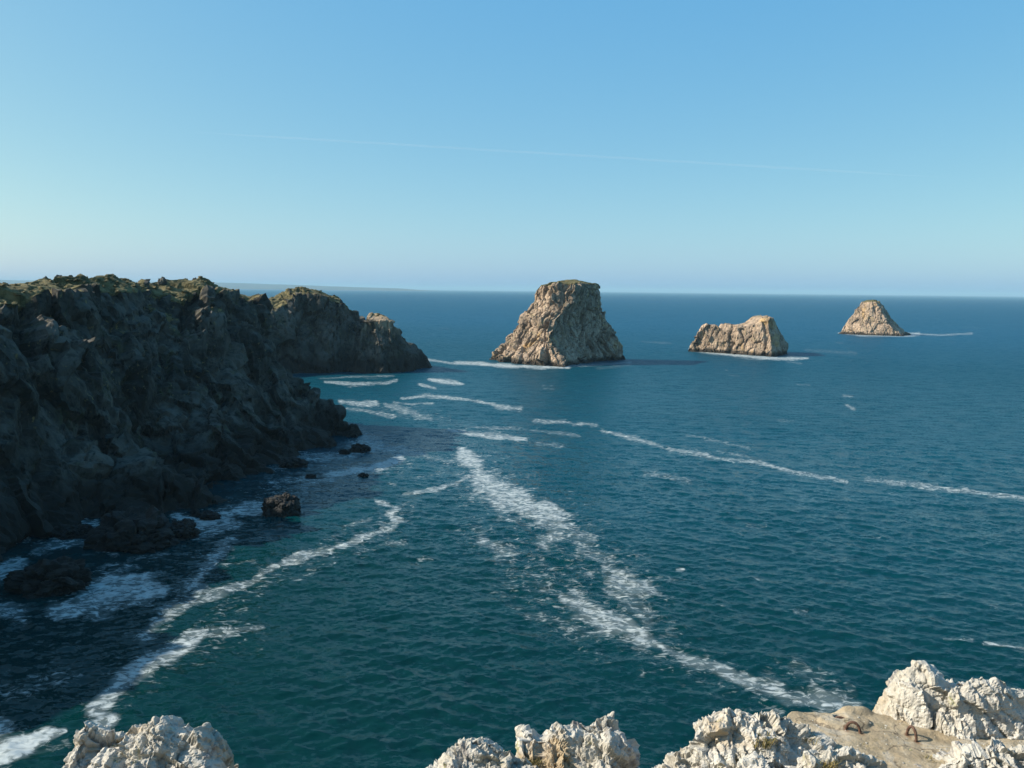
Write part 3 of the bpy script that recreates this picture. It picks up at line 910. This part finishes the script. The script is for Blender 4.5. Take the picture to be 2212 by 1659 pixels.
# ------------------------------------------------------------------ pale outcrops at the cliff edge
def solid_from(outline, D, base_z, sections, voxel):
    """Close an outline at distance D into a thick mass and give it an even skin."""
    pts = [at(x, y, D) for x, y in outline]
    ring = np.array([(p[0], p[2]) for p in pts])
    cx = ring[:, 0].mean()
    # densify
    dense = []
    for a, b in zip(ring, np.roll(ring, -1, 0)):
        k = max(1, int(np.hypot(*(b - a)) / 0.12))
        for t in range(k): dense.append(a + (b - a) * t / k)
    ring = np.array(dense)
    rows = []
    for dy, sx, sz, sh in sections:
        q = np.empty((len(ring), 3))
        q[:, 0] = cx + (ring[:, 0] - cx) * sx + sh
        q[:, 1] = D + dy
        q[:, 2] = base_z + (ring[:, 1] - base_z) * sz
        rows.append(q)
    m = len(ring)
    c0, c1 = rows[0].mean(0, keepdims=True), rows[-1].mean(0, keepdims=True)
    V = np.concatenate(rows + [c0, c1])
    Q = grid_faces(len(rows), m, wrap=True)
    T = np.concatenate([Q[:, [0, 1, 2]], Q[:, [0, 2, 3]]])
    j = np.arange(m); last = (len(rows) - 1) * m
    T = np.concatenate([T, np.stack([(j + 1) % m, j, np.full(m, len(V) - 2)], 1), np.stack([last + j, last + (j + 1) % m, np.full(m, len(V) - 1)], 1)])
    me = mesh_from('tmp', V, T)
    import bmesh
    bm = bmesh.new(); bm.from_mesh(me); bmesh.ops.recalc_face_normals(bm, faces=bm.faces)
    if bm.calc_volume(signed=True) < 0: bmesh.ops.reverse_faces(bm, faces=bm.faces)
    bm.to_mesh(me); bm.free()
    o = bpy.data.objects.new('tmp', me); COL.objects.link(o)
    md = o.modifiers.new('r', 'REMESH'); md.mode = 'VOXEL'; md.voxel_size = voxel; md.adaptivity = 0
    dg = bpy.context.evaluated_depsgraph_get()
    me2 = bpy.data.meshes.new_from_object(o.evaluated_get(dg))
    bpy.data.objects.remove(o); bpy.data.meshes.remove(me)
    # keep the outer skin only (the remesher can leave stray boxes inside)
    n = len(me2.vertices)
    V = np.empty(n * 3); me2.vertices.foreach_get('co', V); V = V.reshape(-1, 3)
    E = np.empty(len(me2.edges) * 2, np.int32); me2.edges.foreach_get('vertices', E); E = E.reshape(-1, 2)
    Q = np.empty(len(me2.loops), np.int32); me2.loops.foreach_get('vertex_index', Q); Q = Q.reshape(-1, 4)
    lab = np.arange(n)
    while True:
        old = lab.copy()
        np.minimum.at(lab, E[:, 0], old[E[:, 1]]); np.minimum.at(lab, E[:, 1], old[E[:, 0]])
        lab = lab[lab]
        if (lab == old).all(): break
    best = np.bincount(lab).argmax()
    Q = Q[lab[Q[:, 0]] == best]
    bpy.data.meshes.remove(me2)
    return mesh_from('rock_outcrop', *compact(V, Q))

def outcrop(outline, D, label, seed, sections=None, base_z=52.6, voxel=0.022, amp=1.0, moss=0.0, lean=(1, 1, 1.9), dip=(0.85, -0.35, 0.45)):
    sections = sections or [(-1.5, 0.72, 0.12, 0), (-1.1, 0.86, 0.48, 0), (-0.6, 0.95, 0.80, 0), (-0.2, 0.99, 0.96, 0), (0.0, 1, 1, 0), (0.3, 0.97, 0.9, 0), (0.7, 0.85, 0.66, 0), (1.1, 0.6, 0.3, 0)]
    me = solid_from(outline, D, base_z, sections, voxel)
    n = len(me.vertices)
    V = np.empty(n * 3); me.vertices.foreach_get('co', V); V = V.reshape(-1, 3)
    N = np.empty(n * 3); me.vertex_normals.foreach_get('vector', N); N = N.reshape(-1, 3)
    sh = V.copy(); sh[:, 0] += (V[:, 2] - base_z) * 0.35; sh[:, 1] += (V[:, 2] - base_z) * 0.2
    def flakes(th, k, di):
        q = (V @ (np.array(di) / np.linalg.norm(di)) + 0.35 * th * 2 * fbm(V / (th * 3.0), 3, seed + k)) / th
        cell = np.floor(q)
        f = q - cell
        a = h01(ihash(cell, cell * 0, cell * 0, seed + k))
        return (f - 0.5) * (0.4 + 0.9 * a) * sstep(0, 0.12, f)
    d = amp * (0.095 * blocks(sh, 0.75, seed, lean, crack=0.45) + 0.07 * blocks(sh, 0.32, seed + 1, lean, crack=0.35, tilt=1.7, cw=0.06) + 0.026 * blocks(sh, 0.13, seed + 2, lean, tilt=1.7, crack=0.45) + 0.010 * blocks(sh, 0.06, seed + 3, lean, tilt=1.3)
               + 0.05 * flakes(0.22, 31, dip) + 0.02 * flakes(0.075, 32, dip) + 0.04 * fbm(V / 0.5, 3, seed + 4) + 0.012 * fbm(V / 0.07, 2, seed + 5))
    hol = sstep(-0.02, -0.16, d)
    me.vertices.foreach_set('co', (V + N * (d - 0.03)[:, None]).astype(np.float32).ravel())
    veg = moss * (0.5 * hol + 0.5 * sstep(0.1, 0.5, fbm(V / 0.4, 3, seed + 9)))
    attr(me, 'veg', veg)
    me.materials.clear()
    me.update()
    o = link('rock_outcrop', me, M_PALE)
    return tag(o, label, 'rock outcrop', 'pale rock outcrops on the cliff edge')

outcrop([(120,1780),(133,1660),(145,1612),(163,1572),(186,1556),(215,1572),(250,1576),(290,1562),(330,1540),(355,1533),(380,1556),(410,1568),(440,1580),(468,1602),(480,1628),(478,1665),(490,1780)],
        10.3, 'pale craggy rock alone at the lower left, ochre and grey with moss', 700, moss=0.45)
outcrop([(465,1780),(470,1668),(490,1648),(505,1650),(514,1642),(524,1668),(540,1780)], 9.9, 'small pale knob at the right foot of the lower left rock', 720, base_z=53.0,
        sections=[(-0.5, .7, .5, 0), (-0.2, .95, .9, 0), (0, 1, 1, 0), (.2, .9, .85, 0), (.5, .6, .4, 0)], amp=0.5)
outcrop([(890,1780),(908,1665),(945,1640),(955,1618),(978,1598),(1005,1588),(1035,1590),(1062,1592),(1092,1604),(1125,1632),(1155,1652),(1185,1680),(1220,1780)],
        9.8, 'low rounded pale rock left of the jagged middle outcrop', 740, moss=0.35)
outcrop([(1110,1780),(1114,1640),(1116,1592),(1122,1572),(1150,1566),(1166,1576),(1186,1553),(1210,1550),(1235,1560),(1262,1554),(1290,1543),(1312,1538),(1340,1556),(1358,1582),(1376,1622),(1398,1668),(1430,1780)],
        10.6, 'jagged middle outcrop with three pale teeth and a shaded right flank', 760, moss=0.35)
outcrop([(1380,1800),(1412,1662),(1442,1634),(1452,1612),(1492,1602),(1502,1562),(1532,1538),(1592,1528),(1652,1526),(1718,1545),(1758,1566),(1800,1598),(1850,1640),(1915,1690),(1960,1800)],
        9.7, 'wide whitish outcrop with flaky ridges left of the concrete slab', 780, moss=0.22)
outcrop([(1868,1800),(1880,1600),(1898,1552),(1922,1502),(1937,1464),(1962,1443),(1995,1434),(2030,1444),(2060,1464),(2120,1462),(2160,1468),(2215,1480),(2300,1500),(2420,1560),(2460,1800)],
        10.45, 'biggest and tallest whitish outcrop at the lower right behind the hoops', 800, moss=0.0, amp=0.6,
        sections=[(-0.95, .80, .18, .25), (-0.7, .88, .42, .18), (-0.4, .95, .74, .08), (-0.15, .99, .96, 0), (0, 1, 1, 0), (.4, .97, .9, 0), (.9, .85, .66, 0), (1.4, .6, .3, 0)])
outcrop([(1960,1800),(2000,1690),(2030,1650),(2075,1612),(2130,1598),(2200,1612),(2300,1640),(2380,1800)],
        9.1, 'low pale rock in the lower right corner in front of the tallest outcrop', 820, base_z=53.2, moss=0.15,
        sections=[(-.9, .7, .2, 0), (-.5, .9, .7, 0), (-.15, .98, .95, 0), (0, 1, 1, 0), (.3, .95, .85, 0), (.6, .7, .5, 0)])
outcrop([(1560,1800),(1600,1660),(1630,1632),(1670,1622),(1710,1640),(1745,1622),(1800,1612),(1850,1620),(1900,1645),(1940,1672),(1980,1800)],
        9.0, 'knobbly pale rocks along the bottom edge in front of the flaky outcrop', 840, base_z=53.2, moss=0.4,
        sections=[(-.9, .7, .2, 0), (-.5, .9, .7, 0), (-.15, .98, .95, 0), (0, 1, 1, 0), (.3, .95, .85, 0), (.6, .7, .5, 0)])

outcrop([(1990,1800),(2004,1600),(2020,1530),(2052,1482),(2085,1474),(2120,1470),(2160,1470),(2215,1482),(2300,1500),(2420,1560),(2460,1800)],
        10.05, 'cracked grey-shaded shoulder of pale rock at the right edge beside the tallest outcrop', 860, moss=0.05, amp=0.65,
        sections=[(-0.75, .84, .2, .12), (-0.5, .9, .45, .06), (-0.25, .96, .78, 0.02), (-0.08, .99, .96, 0), (0, 1, 1, 0), (.3, .97, .9, 0), (.6, .85, .66, 0)])

# ------------------------------------------------------------------ concrete slab and its iron hoops
SLAB_Z = at(1840, 1580, 10.0)[2]
def slab_hit(px, py):
    d = ray(px, py)
    D = (SLAB_Z - CAM_H) / d[2]
    return np.array([d[0] * D, D, SLAB_Z])

def build_slab():
    x = np.arange(2.7, 6.6, 0.018); y = np.arange(8.3, 10.95, 0.018)
    X, Y = np.meshgrid(x, y, indexing='ij')
    P = np.stack([X.ravel(), Y.ravel(), 0 * X.ravel()], 1)
    Z = SLAB_Z + 0.035 * fbm(P / 0.6, 3, 900).reshape(X.shape) + 0.011 * fbm(P / 0.12, 4, 901).reshape(X.shape)
    dc = slab_hit(1824, 1562)
    q = np.hypot((X - dc[0]) / 0.33, (Y - dc[1]) / 0.20)
    Z += 0.03 * sstep(1.0, 0.86, q) + 0.035 * np.sqrt(np.clip(1 - q * q, 0, 1))
    rc = slab_hit(1843, 1540)
    r = np.hypot((X - rc[0]) / 0.29, (Y - rc[1]) / 0.14)
    Z += 0.085 * sstep(1.05, 0.35, r)
    sc = slab_hit(1817, 1560)
    s = np.hypot((X - sc[0]) / 0.08, (Y - sc[1] - 0.03) / 0.075)
    Z -= 0.09 * sstep(1.0, 0.7, s)
    ru = sstep(1.25, 0.5, s)
    # the slab's own broken edge: it drops away outside a rounded outline
    e = np.hypot(np.maximum(np.abs(X - 4.95) - 1.4, 0) / 0.2, np.maximum(Y - 10.25, 0) / 0.25)
    Z -= 0.9 * sstep(0.85, 1.5, e + 0.08 * fbm(P / 0.3, 3, 903).reshape(X.shape))
    for px, py in ((1825, 1578), (1858, 1584), (1958, 1587), (1978, 1600)):
        f = slab_hit(px, py)
        ru = np.maximum(ru, 0.85 * np.exp(-((X - f[0] - .01) ** 2 / 0.0022 + np.where(Y < f[1], (Y - f[1]) ** 2 / 0.012, (Y - f[1]) ** 2 / 0.0016))))
    top = np.stack([X, Y, Z], -1).reshape(-1, 3)
    bot = top.copy(); bot[:, 2] = SLAB_Z - 1.6
    n, m = X.shape
    k = n * m
    F = grid_faces(n, m)
    idx = np.arange(k).reshape(n, m)
    loop = np.concatenate([idx[:, 0], idx[-1, 1:], idx[-2::-1, -1], idx[0, -2:0:-1]])
    nx = np.roll(loop, -1)
    side = np.stack([loop, nx, nx + k, loop + k], 1)
    me = mesh_from('concrete_slab', np.concatenate([top, bot]), np.concatenate([F, side]))
    attr(me, 'rust', np.concatenate([ru.ravel(), 0 * ru.ravel()]))
    o = link('concrete_slab', me, M_CONC, smooth=True)
    return tag(o, 'sandy concrete slab with a low dome and iron hoops between pale outcrops', 'concrete slab')
build_slab()

def hoop(a, b, rise, rad, label, depth=0.06):
    a, b = np.array(a), np.array(b)
    c = (a + b) / 2
    h = (b - a) / 2
    path = [a - np.array([0, 0, depth])]
    for k in range(25):
        th = math.pi * (1 - k / 24)
        path.append(c + h * math.cos(th) + np.array([0, 0, rise * math.sin(th)]))
    path.append(b - np.array([0, 0, depth]))
    path = np.array(path)
    T = np.gradient(path, axis=0); T /= np.linalg.norm(T, axis=1, keepdims=True)
    hn = np.cross(h / np.linalg.norm(h), [0, 0, 1.0])
    ns = 12
    V = np.empty((len(path), ns, 3))
    for i in range(len(path)):
        u = np.cross(T[i], hn); u /= np.linalg.norm(u)
        for j in range(ns):
            th = 2 * math.pi * j / ns
            rr = rad * (1 + 0.10 * math.sin(i * 1.7 + j))
            V[i, j] = path[i] + rr * (math.cos(th) * u + math.sin(th) * hn)
    base = c
    o = link('iron_hoop', mesh_from('iron_hoop', V.reshape(-1, 3) - base, grid_faces(len(path), ns, wrap=True)), M_RUST, smooth=True)
    o.location = base
    return tag(o, label, 'iron hoop', 'rusty iron hoops set in the concrete')
hoop(slab_hit(1826, 1579), slab_hit(1858, 1585), 0.125, 0.0165, 'wider standing iron hoop in front of the low concrete dome')
hoop(slab_hit(1959, 1588), slab_hit(1979, 1600), 0.135, 0.0165, 'rusty iron hoop close under the tallest pale outcrop, the narrower standing hoop')
s0 = slab_hit(1814, 1559) + np.array([-0.045, 0.03, 0.02]); s1 = slab_hit(1814, 1559) + np.array([0.07, 0.01, 0.01])
hoop(s0, s1, 0.03, 0.013, 'rusty ring sunk in the round hollow on top of the concrete dome', 0.03)

# ------------------------------------------------------------------ dry grass in the joints
def tuft(px, py, D, label, n, size, seed):
    r = np.random.RandomState(seed)
    V, F = [], []
    for k in range(n):
        bx, by = r.normal(0, size * 0.6, 2)
        a = r.uniform(0, 6.28); ln = size * r.uniform(0.6, 1.4); w = 0.004
        lean = r.uniform(0.2, 0.9)
        d = np.array([math.cos(a) * lean, math.sin(a) * lean, 1.0]); d /= np.linalg.norm(d)
        s = np.array([-math.sin(a), math.cos(a), 0]) * w
        p0 = np.array([bx, by, -0.05]); p1 = p0 + d * ln * 0.6; p2 = p0 + d * ln + np.array([math.cos(a), math.sin(a), -0.3]) * ln * 0.25
        i = len(V)
        V += [p0 - s, p0 + s, p1 + s * .8, p1 - s * .8, p2 + s * .2, p2 - s * .2]
        F += [(i, i + 1, i + 2, i + 3), (i + 3, i + 2, i + 4, i + 5)]
    o = link('grass_tuft', mesh_from('grass_tuft', np.array(V), np.array(F)), M_GRASS)
    d = Vector(ray(px, py)).normalized()
    dg = bpy.context.evaluated_depsgraph_get()
    hit, loc, *_ = S.ray_cast(dg, Vector((0, 0, CAM_H)) + d * 4, d, distance=30)
    o.location = loc if hit else at(px, py, D)
    return tag(o, label, 'grass tuft', 'dry grass tufts between the pale rocks')
tuft(1650, 1600, 9.6, 'brown grass tuft in the hollow of the flaky outcrop', 160, 0.10, 1)
tuft(1600, 1632, 9.3, 'yellow grass tuft above the knobbly rocks at the bottom edge', 120, 0.08, 2)
tuft(1745, 1590, 9.7, 'small grass tuft below the ochre crack at the right end of the flaky outcrop', 120, 0.07, 3)
tuft(1790, 1645, 9.1, 'grass tuft at the bottom edge beside the concrete slab', 140, 0.08, 4)
tuft(1155, 1640, 10.2, 'mossy grass in the cleft between the rounded rock and the jagged middle outcrop', 160, 0.08, 5)
tuft(1872, 1612, 9.6, 'grass tuft where the flaky outcrop meets the concrete slab', 110, 0.06, 6)
tuft(2010, 1640, 9.3, 'grass tuft between the slab and the low rock in the lower right corner', 120, 0.07, 7)
tuft(2052, 1598, 9.6, 'grass tuft at the foot of the tallest outcrop', 90, 0.05, 8)

# ------------------------------------------------------------------ grit on the slab
def grit():
    r = np.random.RandomState(4)
    st = blob('tmp_stone', (1, 1, 1), 51, 0.3, 1, (0.8, 0.5))
    bv = np.empty(len(st.vertices) * 3); st.vertices.foreach_get('co', bv); bv = bv.reshape(-1, 3)
    bf = np.array([p.vertices[:] for p in st.polygons]); bpy.data.meshes.remove(st)
    slab = bpy.data.objects['concrete_slab']
    tV, tF, off = [], [], 0
    for k in range(520):
        x, y = r.uniform(3.3, 6.2), r.uniform(8.4, 10.3)
        ok, loc, nor, idx = slab.ray_cast(Vector((x, y, 70)), Vector((0, 0, -1)))
        if not ok: continue
        s = 0.004 + 0.016 * r.random_sample() ** 3
        q = bv * np.array([s, s * r.uniform(.6, 1.2), s * r.uniform(.5, .9)])
        a = r.uniform(0, 6.28)
        q = np.stack([q[:, 0] * math.cos(a) - q[:, 1] * math.sin(a), q[:, 0] * math.sin(a) + q[:, 1] * math.cos(a), q[:, 2]], 1)
        tV.append(q + np.array(loc)); tF.append(bf + off); off += len(bv)
    o = link('grit', mesh_from('grit', np.concatenate(tV), np.concatenate(tF)), M_PALE)
    return tag(o, 'small stones and grit lying on the concrete slab', kind='stuff')
grit()

# ------------------------------------------------------------------ vapour trail
def build_trail():
    a, b = at(380, 283, 52000), at(2080, 386, 46000)
    n, ns = 60, 10
    V = np.empty((n, ns, 3))
    r = random.Random(3)
    for i in range(n):
        t = i / (n - 1)
        c = a + (b - a) * t + np.array([0, 0, r.uniform(-12, 12)])
        rad = 75 * min(1, 6 * t + .1, 6 * (1 - t) + .1)
        for j in range(ns):
            th = 2 * math.pi * j / ns
            V[i, j] = c + np.array([0, math.cos(th), math.sin(th)]) * rad
    m = bpy.data.materials.new('ice_vapour'); m.use_nodes = True
    t = NT(m.node_tree); m.node_tree.nodes.clear()
    v = t.n('ShaderNodeVolumePrincipled')
    v.inputs['Color'].default_value = (1, 1, 1, 1)
    v.inputs['Density'].default_value = 0.00045
    o = t.n('ShaderNodeOutputMaterial'); t.l(v.outputs[0], o.inputs['Volume'])
    F = grid_faces(n, ns, wrap=True)
    me = mesh_from('vapour_trail', V.reshape(-1, 3), F)
    import bmesh
    bm = bmesh.new(); bm.from_mesh(me)
    bmesh.ops.holes_fill(bm, edges=[e for e in bm.edges if e.is_boundary]); bmesh.ops.recalc_face_normals(bm, faces=bm.faces)
    bm.to_mesh(me); bm.free()
    ob = link('vapour_trail', me, m, smooth=True)
    return tag(ob, 'faint thin white vapour trail slanting down across the blue sky', 'vapour trail')
build_trail()

# ------------------------------------------------------------------ sea air
def build_haze():
    x, y0, y1, z0, z1 = 60000, -400, 90000, -14, 235
    V = np.array([(sx, sy, sz) for sx in (-x, x) for sy in (y0, y1) for sz in (z0, z1)], float)
    F = np.array([(0, 1, 3, 2), (4, 6, 7, 5), (0, 4, 5, 1), (2, 3, 7, 6), (0, 2, 6, 4), (1, 5, 7, 3)])
    m = bpy.data.materials.new('sea_air'); m.use_nodes = True
    m.node_tree.nodes.clear()
    t = NT(m.node_tree)
    v = t.n('ShaderNodeVolumePrincipled')
    v.inputs['Color'].default_value = (0.41, 0.67, 0.83, 1)
    v.inputs['Density'].default_value = 3.4e-5
    o = t.n('ShaderNodeOutputMaterial'); t.l(v.outputs[0], o.inputs['Volume'])
    ob = link('haze', mesh_from('haze', V, F), m)
    return tag(ob, kind='stuff')
build_haze()
